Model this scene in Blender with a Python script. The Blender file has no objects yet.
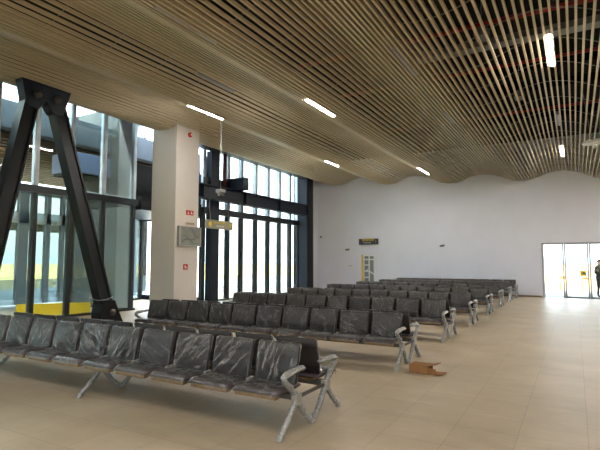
import bpy, bmesh, math, random
from mathutils import Vector, Matrix, noise
random.seed(7)
SC = bpy.context.scene
COL = SC.collection
PI = math.pi

# ------------------------------------------------------------------ helpers
def lin(r, g, b):
    f = lambda c: (c / 255 / 12.92) if c / 255 <= 0.04045 else ((c / 255 + 0.055) / 1.055) ** 2.4
    return (f(r), f(g), f(b), 1.0)

class MB:
    """collects shapes, then links them as ONE mesh object"""
    def __init__(s):
        s.v = []; s.f = []; s.smooth = []
    def add(s, vs, fs, smooth=False):
        n = len(s.v)
        s.v += [tuple(v) for v in vs]
        for f in fs:
            s.f.append([i + n for i in f]); s.smooth.append(smooth)
    def box(s, x0, x1, y0, y1, z0, z1):
        vs = [(x, y, z) for x in (x0, x1) for y in (y0, y1) for z in (z0, z1)]
        s.add(vs, [(0, 1, 3, 2), (4, 6, 7, 5), (0, 4, 5, 1), (2, 3, 7, 6), (0, 2, 6, 4), (1, 5, 7, 3)])
        return s
    def bar(s, a, b, w, h, up=(0, 0, 1)):
        """rectangular bar from a to b, w across, h along up"""
        a = Vector(a); b = Vector(b); d = (b - a).normalized(); up = Vector(up)
        sx = d.cross(up)
        if sx.length < 1e-4: sx = d.cross(Vector((1, 0, 0)))
        sx.normalize(); uy = sx.cross(d).normalized()
        vs = []
        for p in (a, b):
            for i, j in ((-1, -1), (1, -1), (1, 1), (-1, 1)):
                vs.append(p + sx * i * w / 2 + uy * j * h / 2)
        s.add(vs, [(0, 3, 2, 1), (4, 5, 6, 7), (0, 1, 5, 4), (1, 2, 6, 5), (2, 3, 7, 6), (3, 0, 4, 7)])
        return s
    def tube(s, pts, r, n=8, cap=True, rx=None):
        """round tube through pts; r a number or one per point"""
        pts = [Vector(p) for p in pts]; m = len(pts)
        rs = r if isinstance(r, (list, tuple)) else [r] * m
        vs = []; ref = None
        for k, p in enumerate(pts):
            d = (pts[min(k + 1, m - 1)] - pts[max(k - 1, 0)]).normalized()
            if ref is None:
                ref = Vector((0, 0, 1)) if abs(d.z) < .9 else Vector((1, 0, 0))
            a = d.cross(ref); a.normalize(); b = a.cross(d).normalized(); ref = b
            for i in range(n):
                t = 2 * PI * i / n
                vs.append(p + a * math.cos(t) * rs[k] * (rx or 1) + b * math.sin(t) * rs[k])
        fs = [(k * n + i, k * n + (i + 1) % n, (k + 1) * n + (i + 1) % n, (k + 1) * n + i) for k in range(m - 1) for i in range(n)]
        if cap:
            fs += [tuple(range(n))[::-1], tuple((m - 1) * n + i for i in range(n))]
        s.add(vs, fs, True)
        return s
    def sweep(s, pts, ws, hs, side=(1, 0, 0)):
        """flat bar swept in a plane whose normal is side; ws across side, hs thickness"""
        pts = [Vector(p) for p in pts]; sd = Vector(side); m = len(pts); vs = []
        for k, p in enumerate(pts):
            d = (pts[min(k + 1, m - 1)] - pts[max(k - 1, 0)]).normalized()
            n = sd.cross(d).normalized()
            w = ws[k] / 2; h = hs[k] / 2
            for i, j in ((-1, -.6), (-.7, -1), (.7, -1), (1, -.6), (1, .6), (.7, 1), (-.7, 1), (-1, .6)):
                vs.append(p + sd * i * w + n * j * h)
        fs = [(k * 8 + i, k * 8 + (i + 1) % 8, (k + 1) * 8 + (i + 1) % 8, (k + 1) * 8 + i) for k in range(m - 1) for i in range(8)]
        fs += [tuple(range(8))[::-1], tuple((m - 1) * 8 + i for i in range(8))]
        s.add(vs, fs, True)
        return s
    def prism(s, poly, d):
        """closed planar polygon extruded by vector d"""
        n = len(poly); d = Vector(d)
        vs = [Vector(p) for p in poly] + [Vector(p) + d for p in poly]
        fs = [tuple(range(n))[::-1], tuple(range(n, 2 * n))] + [(i, (i + 1) % n, n + (i + 1) % n, n + i) for i in range(n)]
        s.add(vs, fs)
        return s
    def mesh(s, name, m):
        me = bpy.data.meshes.new(name)
        me.from_pydata(s.v, [], s.f); me.update()
        bm = bmesh.new(); bm.from_mesh(me); bmesh.ops.recalc_face_normals(bm, faces=bm.faces); bm.to_mesh(me); bm.free()
        me.polygons.foreach_set('use_smooth', s.smooth)
        me.materials.append(m)
        return me
    def build(s, name, m, parent=None, bevel=0):
        o = link(name, s.mesh(name, m), parent)
        if bevel:
            b = o.modifiers.new('bevel', 'BEVEL'); b.width = bevel; b.segments = 2; b.limit_method = 'ANGLE'
        return o

def link(name, data, parent=None):
    o = bpy.data.objects.new(name, data); COL.objects.link(o)
    if parent: o.parent = parent
    return o

def tag(o, label=None, cat=None, group=None, kind=None):
    if label: o['label'] = label
    if cat: o['category'] = cat
    if group: o['group'] = group
    if kind: o['kind'] = kind
    return o

def thing(name, label, cat, loc=(0, 0, 0), rz=0, group=None):
    o = bpy.data.objects.new(name, None); COL.objects.link(o)
    o.location = loc; o.rotation_euler = (0, 0, rz); o.empty_display_size = .2
    return tag(o, label, cat, group)

def copy_tree(o, parent=None):
    c = o.copy(); COL.objects.link(c)
    if parent: c.parent = parent
    for ch in list(o.children): copy_tree(ch, c)
    return c

def struct(name, mb, m, parent=None, bevel=0):
    o = mb.build(name, m, parent, bevel)
    if parent is None: o['kind'] = 'structure'
    return o

# ------------------------------------------------------------------ materials
def new_mat(name):
    m = bpy.data.materials.new(name); m.use_nodes = True
    nt = m.node_tree; nt.nodes.clear()
    out = nt.nodes.new('ShaderNodeOutputMaterial')
    return m, nt, out

def N(nt, kind, **kw):
    n = nt.nodes.new(kind)
    for k, v in kw.items():
        if k in n.inputs: n.inputs[k].default_value = v
        else: setattr(n, k, v)
    return n

def coords(nt, scale=(1, 1, 1), which='Object'):
    tc = N(nt, 'ShaderNodeTexCoord'); mp = N(nt, 'ShaderNodeMapping')
    mp.inputs['Scale'].default_value = scale
    nt.links.new(tc.outputs[which], mp.inputs['Vector'])
    return mp.outputs['Vector']

def mat(name, rgb, rough=.6, metal=0, var=.06, scale=6, bump=0, spec=.5, coat=0):
    """plain procedural surface: base colour with a little noise"""
    m, nt, out = new_mat(name)
    p = N(nt, 'ShaderNodeBsdfPrincipled', Roughness=rough, Metallic=metal)
    p.inputs['Specular IOR Level'].default_value = spec
    p.inputs['Coat Weight'].default_value = coat
    v = coords(nt)
    nz = N(nt, 'ShaderNodeTexNoise', Scale=scale, Detail=4.0)
    nt.links.new(v, nz.inputs['Vector'])
    cr = N(nt, 'ShaderNodeValToRGB')
    c = lin(*rgb)
    cr.color_ramp.elements[0].position = .3; cr.color_ramp.elements[1].position = .7
    cr.color_ramp.elements[0].color = tuple(x * (1 - var) for x in c[:3]) + (1,)
    cr.color_ramp.elements[1].color = tuple(min(1, x * (1 + var)) for x in c[:3]) + (1,)
    nt.links.new(nz.outputs['Fac'], cr.inputs['Fac'])
    nt.links.new(cr.outputs['Color'], p.inputs['Base Color'])
    if bump:
        b = N(nt, 'ShaderNodeBump', Strength=bump, Distance=.01)
        nt.links.new(nz.outputs['Fac'], b.inputs['Height']); nt.links.new(b.outputs['Normal'], p.inputs['Normal'])
    nt.links.new(p.outputs[0], out.inputs['Surface'])
    return m

def emit(name, rgb, strength):
    m, nt, out = new_mat(name)
    e = N(nt, 'ShaderNodeEmission', Strength=strength); e.inputs['Color'].default_value = lin(*rgb)
    nt.links.new(e.outputs[0], out.inputs['Surface'])
    return m

def glass(name, tint, refl=1.0, haze=0.0):
    m, nt, out = new_mat(name)
    t = N(nt, 'ShaderNodeBsdfTransparent'); t.inputs['Color'].default_value = tint
    g = N(nt, 'ShaderNodeBsdfGlossy', Roughness=.02)
    fr = N(nt, 'ShaderNodeFresnel', IOR=1.5)
    mu = N(nt, 'ShaderNodeMath', operation='MULTIPLY'); mu.inputs[1].default_value = refl
    mx = N(nt, 'ShaderNodeMixShader')
    nt.links.new(fr.outputs[0], mu.inputs[0]); nt.links.new(mu.outputs[0], mx.inputs[0])
    nt.links.new(t.outputs[0], mx.inputs[1]); nt.links.new(g.outputs[0], mx.inputs[2])
    last = mx
    if haze:
        d = N(nt, 'ShaderNodeBsdfDiffuse'); d.inputs['Color'].default_value = (.8, .82, .82, 1)
        m2 = N(nt, 'ShaderNodeMixShader'); m2.inputs[0].default_value = haze
        nt.links.new(mx.outputs[0], m2.inputs[1]); nt.links.new(d.outputs[0], m2.inputs[2]); last = m2
    nt.links.new(last.outputs[0], out.inputs['Surface'])
    return m

def film(name, rgb, lo, hi, rough=.30, scale=7.0, bump=.6, stretch=.28, line=.03):
    """crumpled clear packing film: see-through, milky and shiny where it is creased"""
    m, nt, out = new_mat(name)
    tc = N(nt, 'ShaderNodeTexCoord'); oi = N(nt, 'ShaderNodeObjectInfo')
    sc = N(nt, 'ShaderNodeVectorMath', operation='SCALE'); sc.inputs['Scale'].default_value = 40
    cmb = N(nt, 'ShaderNodeCombineXYZ')
    nt.links.new(oi.outputs['Random'], cmb.inputs[0]); nt.links.new(oi.outputs['Random'], cmb.inputs[2])
    nt.links.new(cmb.outputs[0], sc.inputs[0])
    ad = N(nt, 'ShaderNodeVectorMath', operation='ADD')
    nt.links.new(tc.outputs['Object'], ad.inputs[0]); nt.links.new(sc.outputs[0], ad.inputs[1])
    mp0 = N(nt, 'ShaderNodeMapping'); mp0.vector_type = 'POINT'
    rt = N(nt, 'ShaderNodeCombineXYZ'); ra = N(nt, 'ShaderNodeMath', operation='MULTIPLY_ADD'); ra.inputs[1].default_value = 2.4; ra.inputs[2].default_value = -1.2
    nt.links.new(oi.outputs['Random'], ra.inputs[0]); nt.links.new(ra.outputs[0], rt.inputs[1]); nt.links.new(rt.outputs[0], mp0.inputs['Rotation'])
    nt.links.new(ad.outputs[0], mp0.inputs['Vector'])
    mp = N(nt, 'ShaderNodeMapping'); mp.inputs['Scale'].default_value = (1.0, 1.0, stretch)
    nt.links.new(mp0.outputs[0], mp.inputs['Vector'])
    n1 = N(nt, 'ShaderNodeTexNoise', Scale=scale, Detail=3.0, Roughness=.45, Distortion=.2)
    nt.links.new(mp.outputs[0], n1.inputs['Vector'])
    # ridge = 1 - |2n-1|, sharpened: thin crease lines
    a = N(nt, 'ShaderNodeMath', operation='SUBTRACT'); a.inputs[1].default_value = .5
    b = N(nt, 'ShaderNodeMath', operation='ABSOLUTE')
    c = N(nt, 'ShaderNodeMapRange'); c.inputs['From Min'].default_value = 0; c.inputs['From Max'].default_value = line
    c.inputs['To Min'].default_value = 1; c.inputs['To Max'].default_value = 0
    nt.links.new(n1.outputs['Fac'], a.inputs[0]); nt.links.new(a.outputs[0], b.inputs[0]); nt.links.new(b.outputs[0], c.inputs['Value'])
    fac = N(nt, 'ShaderNodeMapRange'); fac.inputs['To Min'].default_value = lo; fac.inputs['To Max'].default_value = hi
    nt.links.new(c.outputs[0], fac.inputs['Value'])
    bp = N(nt, 'ShaderNodeBump', Strength=bump, Distance=.02)
    nt.links.new(n1.outputs['Fac'], bp.inputs['Height'])
    t = N(nt, 'ShaderNodeBsdfTransparent'); t.inputs['Color'].default_value = (.96, .95, .94, 1)
    p = N(nt, 'ShaderNodeBsdfPrincipled', Roughness=rough)
    p.inputs['Base Color'].default_value = lin(*rgb)
    nt.links.new(bp.outputs[0], p.inputs['Normal'])
    gl = N(nt, 'ShaderNodeBsdfGlossy', Roughness=rough); nt.links.new(bp.outputs[0], gl.inputs['Normal'])
    fr = N(nt, 'ShaderNodeFresnel', IOR=1.6); nt.links.new(bp.outputs[0], fr.inputs['Normal'])
    mg = N(nt, 'ShaderNodeMixShader')
    fm = N(nt, 'ShaderNodeMath', operation='MULTIPLY'); fm.inputs[1].default_value = .85; nt.links.new(fr.outputs[0], fm.inputs[0])
    nt.links.new(fm.outputs[0], mg.inputs[0]); nt.links.new(t.outputs[0], mg.inputs[1]); nt.links.new(gl.outputs[0], mg.inputs[2])
    mx = N(nt, 'ShaderNodeMixShader')
    nt.links.new(fac.outputs[0], mx.inputs[0]); nt.links.new(mg.outputs[0], mx.inputs[1]); nt.links.new(p.outputs[0], mx.inputs[2])
    nt.links.new(mx.outputs[0], out.inputs['Surface'])
    return m

def floor_mat():
    m, nt, out = new_mat('stone_tiles')
    p = N(nt, 'ShaderNodeBsdfPrincipled')
    tc = N(nt, 'ShaderNodeTexCoord'); mp = N(nt, 'ShaderNodeMapping')
    mp.inputs['Location'].default_value = (-.045, .1, 0)
    nt.links.new(tc.outputs['Object'], mp.inputs['Vector'])
    br = N(nt, 'ShaderNodeTexBrick', offset=0.0, squash=1.0)
    br.inputs['Scale'].default_value = 1.0
    br.inputs['Brick Width'].default_value = .57; br.inputs['Row Height'].default_value = .57
    br.inputs['Mortar Size'].default_value = .0035; br.inputs['Mortar Smooth'].default_value = .1
    br.inputs['Color1'].default_value = lin(178, 162, 136); br.inputs['Color2'].default_value = lin(171, 155, 129)
    br.inputs['Mortar'].default_value = lin(152, 136, 110)
    nt.links.new(mp.outputs[0], br.inputs['Vector'])
    nz = N(nt, 'ShaderNodeTexNoise', Scale=.9, Detail=5.0, Roughness=.6)
    nt.links.new(mp.outputs[0], nz.inputs['Vector'])
    cr = N(nt, 'ShaderNodeValToRGB')
    cr.color_ramp.elements[0].position = .35; cr.color_ramp.elements[0].color = (.86, .85, .84, 1)
    cr.color_ramp.elements[1].position = .7; cr.color_ramp.elements[1].color = (1.08, 1.08, 1.09, 1)
    nt.links.new(nz.outputs['Fac'], cr.inputs['Fac'])
    mu = N(nt, 'ShaderNodeMix', data_type='RGBA', blend_type='MULTIPLY'); mu.inputs[0].default_value = 1
    nt.links.new(br.outputs['Color'], mu.inputs[6]); nt.links.new(cr.outputs['Color'], mu.inputs[7])
    # dust smeared across the tiles while they were wiped
    mp2 = N(nt, 'ShaderNodeMapping'); mp2.inputs['Scale'].default_value = (.8, 3.0, 1)
    nt.links.new(tc.outputs['Object'], mp2.inputs['Vector'])
    n2 = N(nt, 'ShaderNodeTexNoise', Scale=1.1, Detail=6.0, Roughness=.65, Distortion=.6)
    nt.links.new(mp2.outputs[0], n2.inputs['Vector'])
    c2 = N(nt, 'ShaderNodeMapRange'); c2.inputs['From Min'].default_value = .5; c2.inputs['From Max'].default_value = .75
    c2.inputs['To Max'].default_value = .45
    nt.links.new(n2.outputs['Fac'], c2.inputs['Value'])
    dm = N(nt, 'ShaderNodeMix', data_type='RGBA'); dm.inputs[7].default_value = lin(192, 180, 160)
    nt.links.new(c2.outputs[0], dm.inputs[0]); nt.links.new(mu.outputs[2], dm.inputs[6])
    nt.links.new(dm.outputs[2], p.inputs['Base Color'])
    rr = N(nt, 'ShaderNodeMapRange'); rr.inputs['To Min'].default_value = .34; rr.inputs['To Max'].default_value = .55; p.inputs['Specular IOR Level'].default_value = .35
    nt.links.new(n2.outputs['Fac'], rr.inputs['Value']); nt.links.new(rr.outputs[0], p.inputs['Roughness'])
    nt.links.new(p.outputs[0], out.inputs['Surface'])
    return m

def slat_mat():
    m, nt, out = new_mat('champagne_slats')
    p = N(nt, 'ShaderNodeBsdfPrincipled', Roughness=.42)
    v = coords(nt, (8, .25, 8))
    nz = N(nt, 'ShaderNodeTexNoise', Scale=3.0, Detail=5.0); nt.links.new(v, nz.inputs['Vector'])
    cr = N(nt, 'ShaderNodeValToRGB')
    cr.color_ramp.elements[0].color = lin(192, 176, 144); cr.color_ramp.elements[1].color = lin(210, 196, 166)
    nt.links.new(nz.outputs['Fac'], cr.inputs['Fac']); nt.links.new(cr.outputs[0], p.inputs['Base Color'])
    nt.links.new(p.outputs[0], out.inputs['Surface'])
    return m

def field_mat():
    m, nt, out = new_mat('dry_airfield_grass')
    p = N(nt, 'ShaderNodeBsdfPrincipled', Roughness=1.0)
    v = coords(nt, (.03, .008, 1))
    nz = N(nt, 'ShaderNodeTexNoise', Scale=3.0, Detail=6.0); nt.links.new(v, nz.inputs['Vector'])
    cr = N(nt, 'ShaderNodeValToRGB')
    cr.color_ramp.elements[0].position = .35; cr.color_ramp.elements[0].color = lin(168, 142, 84)
    cr.color_ramp.elements[1].position = .65; cr.color_ramp.elements[1].color = lin(196, 174, 120)
    nt.links.new(nz.outputs['Fac'], cr.inputs['Fac']); nt.links.new(cr.outputs[0], p.inputs['Base Color'])
    nt.links.new(p.outputs[0], out.inputs['Surface'])
    return m

M = dict(
    floor=floor_mat(), slat=slat_mat(), field=field_mat(),
    wall=mat('white_plaster', (218, 219, 230), .75, var=.02, scale=1.5),
    taupe=mat('taupe_wall', (120, 104, 88), .7),
    column=mat('cream_column_paint', (212, 204, 196), .6, var=.02, scale=2),
    deck=mat('black_roof_deck', (20, 18, 17), .9, var=.2, scale=2),
    steel=mat('black_steel', (15, 17, 18), .45, var=.12, scale=4, spec=.3),
    navy=mat('navy_steel', (20, 28, 42), .5, var=.1, scale=3, spec=.3),
    mull=mat('dark_aluminium', (24, 29, 31), .4, var=.08, scale=5),
    palemull=mat('pale_aluminium', (176, 186, 196), .35, var=.2, scale=3, bump=.3),
    alu=mat('grey_aluminium', (150, 150, 150), .4, metal=.3, var=.05),
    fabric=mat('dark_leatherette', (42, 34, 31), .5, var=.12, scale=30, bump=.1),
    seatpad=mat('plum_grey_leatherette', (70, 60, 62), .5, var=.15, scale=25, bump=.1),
    board=mat('ochre_board', (134, 106, 66), .7, var=.25, scale=9),
    cast=mat('satin_cast_aluminium', (158, 155, 148), .4, metal=.2, var=.15, scale=12),
    film=film('crumpled_film', (212, 206, 200), .03, .32, scale=12.0, stretch=.10, line=.036, bump=.3),
    armfilm=film('loose_film', (215, 212, 206), .30, .55, scale=14.0, stretch=.8),
    beam=mat('bench_beam_steel', (80, 74, 68), .5, var=.1),
    card=mat('cardboard', (142, 98, 56), .85, var=.12, scale=12),
    red=mat('red_pipe_paint', (150, 30, 26), .5, var=.1),
    maroon=mat('maroon_paint', (84, 36, 42), .5, var=.1),
    redsign=mat('red_plate', (190, 40, 40), .5, var=.03),
    white=mat('white_plastic', (225, 225, 222), .5, var=.02),
    yellow=mat('yellow_paint', (242, 200, 20), .6, var=.05),
    grey=mat('grey_box', (120, 118, 112), .6, var=.08),
    galv=mat('galvanised_tray', (150, 150, 146), .45, metal=.4, var=.08),
    led_on=emit('lit_led', (255, 249, 243), 68.0),
    led_off=mat('unlit_diffuser', (176, 168, 166), .4, var=.02),
    signgrey=mat('sign_board', (158, 152, 130), .5, var=.05),
    signdark=mat('sign_dark', (58, 58, 62), .5, var=.05),
    signyellow=mat('sign_yellow', (232, 200, 40), .5, var=.03),
    glass=glass('facade_glass', (.90, .95, .93, 1), .7),
    tinted=glass('tinted_glass', (.70, .75, .72, 1), 1.0),
    outer=glass('outer_glass', (.82, .89, .86, 1), 1.0, .05),
    smoked=glass('smoked_glass', (.52, .56, .54, 1), 1.0, .03),
    milky=glass('frosted_band', (.72, .80, .86, 1), 1.0, .45),
    clear=glass('clear_glass', (.95, .97, .97, 1), .22),
    apron=mat('pale_apron', (150, 158, 162), .9, var=.05, scale=.3),
    concrete=mat('pale_concrete', (140, 142, 144), .9, var=.04, scale=.8),
    outgrey=mat('grey_cladding', (128, 140, 148), .55, var=.06, scale=1),
    fascia=mat('slate_fascia', (84, 94, 104), .5, var=.15, scale=.8),
    outblue=mat('blue_grey_cladding', (112, 126, 160), .5, var=.06, scale=1),
    outbeige=mat('beige_cladding', (190, 176, 146), .7, var=.05, scale=1),
    soffit=mat('brown_soffit', (92, 66, 46), .6, var=.1, scale=2),
    dark=mat('black_cloth', (22, 22, 26), .8, var=.2, scale=10),
    skin=mat('skin', (176, 122, 98), .6, var=.05),
    hair=mat('dark_hair', (38, 28, 22), .6, var=.1),
    brownbase=mat('brown_baseboard', (126, 96, 70), .6, var=.08),
    panelfilm=mat('film_covered_panel', (128, 130, 122), .22, var=.12, scale=3, bump=.3),
    stripe=mat('grey_streak', (92, 94, 92), .3, var=.1),
    orange=mat('orange_plastic', (226, 120, 40), .6, var=.05),
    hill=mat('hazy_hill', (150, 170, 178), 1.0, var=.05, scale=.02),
    rubble=mat('dark_gravel', (92, 92, 88), .9, var=.25, scale=14),
    film_clear=mat('strap_wire', (60, 60, 56), .5),
    bolt=mat('bolt_steel', (74, 70, 66), .35, metal=.4, var=.1),
)

# ------------------------------------------------------------------ layout constants (metres)
YB = 24.95            # end wall
XF = -13.1            # glazed facade
XR, YF = 8.0, -7.0    # unseen right wall and wall behind the camera
EDGE = -12.15         # edge of the slatted ceiling
ZD = 7.4              # roof deck

PROF = [(-14.2, 6.8), (-13.4, 6.5), (-12.6, 6.22), (-11.96, 6.04), (-11.45, 6.05), (-10.7, 6.27), (-10.2, 6.33), (-9.6, 6.11), (-8.92, 5.86),
        (-8.46, 5.83), (-8.07, 5.92), (-7.6, 6.13), (-7.1, 6.15), (-6.45, 6.0), (-5.78, 5.69), (-5.1, 5.63), (-4.44, 5.86), (-3.81, 5.94),
        (-3.18, 5.80), (-2.58, 5.57), (-1.93, 5.49), (-1.42, 5.57), (-.94, 5.76), (-.37, 5.83), (.16, 5.72), (.66, 5.5), (1.04, 5.35),
        (1.6, 5.3), (2.2, 5.45), (2.8, 5.68), (3.4, 5.66), (4.1, 5.4), (4.8, 5.3), (5.6, 5.55), (6.3, 5.65), (7.0, 5.4), (7.8, 5.25), (8.6, 5.5)]
def ceil_z(x):
    for k in range(1, len(PROF) - 2):
        x1, y1 = PROF[k]; x2, y2 = PROF[k + 1]
        if x1 <= x <= x2:
            x0, y0 = PROF[k - 1]; x3, y3 = PROF[k + 2]
            t = (x - x1) / (x2 - x1)
            m1 = (y2 - y0) / (x2 - x0) * (x2 - x1); m2 = (y3 - y1) / (x3 - x1) * (x2 - x1)
            return (2 * t**3 - 3 * t**2 + 1) * y1 + (t**3 - 2 * t**2 + t) * m1 + (-2 * t**3 + 3 * t**2) * y2 + (t**3 - t**2) * m2
    return PROF[0][1] if x < PROF[0][0] else PROF[-1][1]

# ------------------------------------------------------------------ the room
struct('floor', MB().box(XF - 3.6, XR, YF, YB + .25, -.12, 0), M['floor'])

# wavy slatted ceiling: every slat runs the length of the hall
mb = MB(); x = EDGE; STEP = .127; SH = .068
xs = []
while x < XR - .05:
    xs.append(x); x += STEP
for x in xs:
    z = ceil_z(x)
    mb.box(x - .019, x + .019, -3.0, YB, z, z + SH)
x = EDGE - STEP
while x > XF + .1:
    z = ceil_z(x); mb.box(x - .019, x + .019, 22.75, YB, z, z + SH); x -= STEP
ceiling = struct('ceiling', mb, M['slat'])
mb = MB(); y = -2.4
while y < YB:
    pts = [(x, y, ceil_z(x) + .085) for x in xs[::2]]
    for a, b in zip(pts, pts[1:]): mb.bar(a, b, .016, .016)
    y += 1.25
mb.build('carrier_rail', M['grey'], ceiling)
struct('sky_block_wall', MB().box(EDGE + .0, EDGE + .06, -3, 11.44, 6.2, ZD).box(EDGE + .0, EDGE + .06, 12.56, 22.7, 6.2, ZD), M['deck'])  # added above the ceiling edge to block sky showing between the slats
struct('roof', MB().box(XF - .2, XR + .2, YF - .2, YB + .3, ZD, ZD + .3), M['deck'])

# end wall with openings for the glazed entrance and the small door
DX0, DX1, DZ = -1.33, 3.6, 2.5
SX0, SX1, SZ = -10.26, -9.5, 2.0
mb = MB()
for a, b, z0, z1 in ((-14.2, SX0, 0, ZD), (SX0, SX1, SZ, ZD), (SX1, DX0, 0, ZD), (DX0, DX1, DZ, ZD), (DX1, XR + .2, 0, ZD)):
    mb.box(a, b, YB, YB + .25, z0, z1)
struct('wall_back', mb, M['wall'])
struct('baseboard_back', MB().box(SX1 + .05, DX0 - .04, YB - .02, YB, 0, .07), M['brownbase'])
struct('wall_left', MB().box(XF - .2, XF + .05, 23.3, YB, 0, ZD), M['wall'])

# unseen right wall; wall behind the camera with a window added for front fill
def glazed_wall(name, wname, along_y, pos, a0, a1, z0, z1, sgn):
    mb = MB(); n = 8
    def bx(m, s, e, zz0, zz1, t0, t1):
        if along_y: m.box(pos + t0, pos + t1, s, e, zz0, zz1)
        else: m.box(s, e, pos + t0, pos + t1, zz0, zz1)
    bx(mb, a0, a1, 0, z0, 0, .2); bx(mb, a0, a1, z1, ZD, 0, .2)
    bx(mb, a0, a0 + .5, z0, z1, 0, .2); bx(mb, a1 - .5, a1, z0, z1, 0, .2)
    struct(name, mb, M['wall'])
    fr = MB(); L = a1 - a0 - 1.0
    for k in range(n + 1):
        c = a0 + .5 + L * k / n
        bx(fr, max(a0 + .5, c - .04), min(a1 - .5, c + .04), z0, z1, .05, .15)
    bx(fr, a0 + .5, a1 - .5, z0, z0 + .06, .05, .15); bx(fr, a0 + .5, a1 - .5, z1 - .06, z1, .05, .15)
    w = struct(wname, fr, M['mull'])
    gl = MB(); bx(gl, a0 + .5, a1 - .5, z0, z1, .09, .11); gl.build('glass_pane', M['clear'], w)
struct('wall_right', MB().box(XR, XR + .2, YF, YB, 0, ZD), M['taupe'])
glazed_wall('wall_front', 'fill_window', False, YF - .2, -3.2, XR, .5, 2.6, 1)
struct('wall_front_side', MB().box(XF, -3.2, YF - .2, YF, 0, ZD), M['wall'])

# ------------------------------------------------------------------ glazed facade on the left
def facade(name, X, mulls, y0, y1, zs, ztop, wrapped, pane_m, w=.11):
    """mullions, transom and panes in the plane X"""
    fr = MB(); fr.box(X - .09, X + .09, y0, y1, 0, .06); fr.box(X - .09, X + .05, y0, y1, ztop - .15, ztop)
    o = struct(name, fr, M['mull'])
    MB().box(X - .08, X + .12, y0, y1, zs[0], zs[1]).build('transom', M['mull'], o)
    for y in mulls:
        MB().box(X - .16, X + .02, y - w / 2, y + w / 2, .06, zs[0]).build('mullion', M['mull'], o)
        MB().box(X - .16, X + .02, y - w / 2, y + w / 2, zs[1], ztop - .15).build('upper_mullion', M['palemull'] if wrapped else M['mull'], o)  # upper mullions paler than the lower ones
    for a, b in zip(mulls, mulls[1:]):
        MB().box(X - .05, X - .03, a, b, .06, zs[0]).build('glass_pane', pane_m, o)
        MB().box(X - .05, X - .03, a, b, zs[1], ztop - .15).build('glass_pane', pane_m, o)
    return o
ML = [-2.2, -1.05, .1, 1.25, 2.4, 3.55, 4.7, 5.75, 6.85, 7.95, 9.05, 10.2, 11.42]
facade('window_1', XF, ML, -2.3, 11.5, (3.56, 3.76), 7.3, True, M['tinted'])
MR = [15.0, 16.62, 17.6, 18.74, 19.8, 20.85, 21.9, 22.7]
facade('window_2', XF, MR, 14.9, 22.7, (3.6, 3.86), 7.2, True, M['glass'], w=.17)
struct('wall_facade', MB().box(XF - .2, XF, YF, -2.3, 0, ZD), M['wall'])
# recess between the two glazed parts
XS = -16.5
facade('window_3', XS, [11.5, 13.0, 14.1, 14.9], 11.5, 14.95, (3.56, 3.76), 7.2, False, M['glass'])
o = struct('window_5', MB().box(XS, XF - .1, 11.42, 11.54, 0, .06).box(XS, XF - .1, 11.42, 11.54, 3.56, 3.76)
           .box(XS - .05, XS + .08, 11.42, 11.54, .06, 7.2).box(-14.85, -14.77, 11.42, 11.54, .06, 7.2), M['mull'])
MB().box(XS, XF - .1, 11.47, 11.49, .06, 7.2).build('glass_pane', M['outer'], o)
struct('wall_recess', MB().box(XS, XF - .09, 14.9, 15.05, 3.4, 5.2).box(XS, XF - .09, 14.9, 15.05, 0, .2), M['navy'])
struct('beam', MB().box(XS + .2, XF, 11.75, 14.85, 3.45, 3.95).box(XS + .2, XF - .9, 12.2, 14.8, 4.0, 5.25), M['steel'])
struct('spandrel', MB().box(XF + .0, XF + .14, 14.92, 16.75, 4.2, 5.1), M['steel'])
# broad dark post of the facade and the red downpipe beside it
o = MB().box(XF - .05, XF + .22, 15.2, 15.72, 0, 6.2).build('steel_post', M['navy'])
tag(o, 'wide dark steel post beside the white column, behind the hanging sign', 'post')
o = MB().tube([(XF + .3, 15.95, 4.72), (XF + .3, 15.95, 6.2)], .09, 10).build('downpipe', M['maroon'])
tag(o, 'dark red downpipe above the steel beam near the white column', 'pipe')

# ------------------------------------------------------------------ big steel members
def i_beam(mb, a, b, w, h, t=.03):
    a = Vector(a); b = Vector(b)
    mb.bar(a, b, t, h)
    for s in (-1, 1):
        off = Vector((0, 0, s * (h / 2 - t / 2))); mb.bar(a + off, b + off, w, t)
mb = MB(); i_beam(mb, (-12.55, 12.55, 4.39), (-12.55, 22.66, 4.39), .36, .57)
o = mb.build('steel_beam', M['navy'])
tag(o, 'long dark navy steel I-beam running along the facade to the corner column', 'beam')
for y in (14.2, 17.0, 19.8):
    MB().box(-12.55 + .016, -12.4, y - .01, y + .01, 4.14, 4.64).build('stiffener', M['navy'], o)
mb = MB(); i_beam(mb, (-12.1, 16.5, 4.95), (XF - .02, 16.5, 4.95), .34, .52)
mb.box(-12.11, -12.08, 16.3, 16.7, 4.68, 5.22)
o = mb.build('steel_beam', M['navy'])
tag(o, 'short dark cross beam stub with a raised end resting on the long steel beam', 'beam')
mb = MB().box(-13.35, -12.5, 22.66, 23.34, 0, 6.75)
struct('column', mb, M['navy'])
MB().box(-12.5, -12.47, 22.70, 23.3, 0, 6.7).build('column_face', M['steel'], bpy.data.objects['column'])
MB().box(-13.0, -12.6, 12.55, 22.66, 6.22, 6.5).build('edge_beam', M['steel']).__setitem__('kind', 'structure')

# white column
col = struct('white_column', MB().box(-12.3, -11.2, 11.45, 12.55, 0, ZD), M['column'], bevel=.015)

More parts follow.
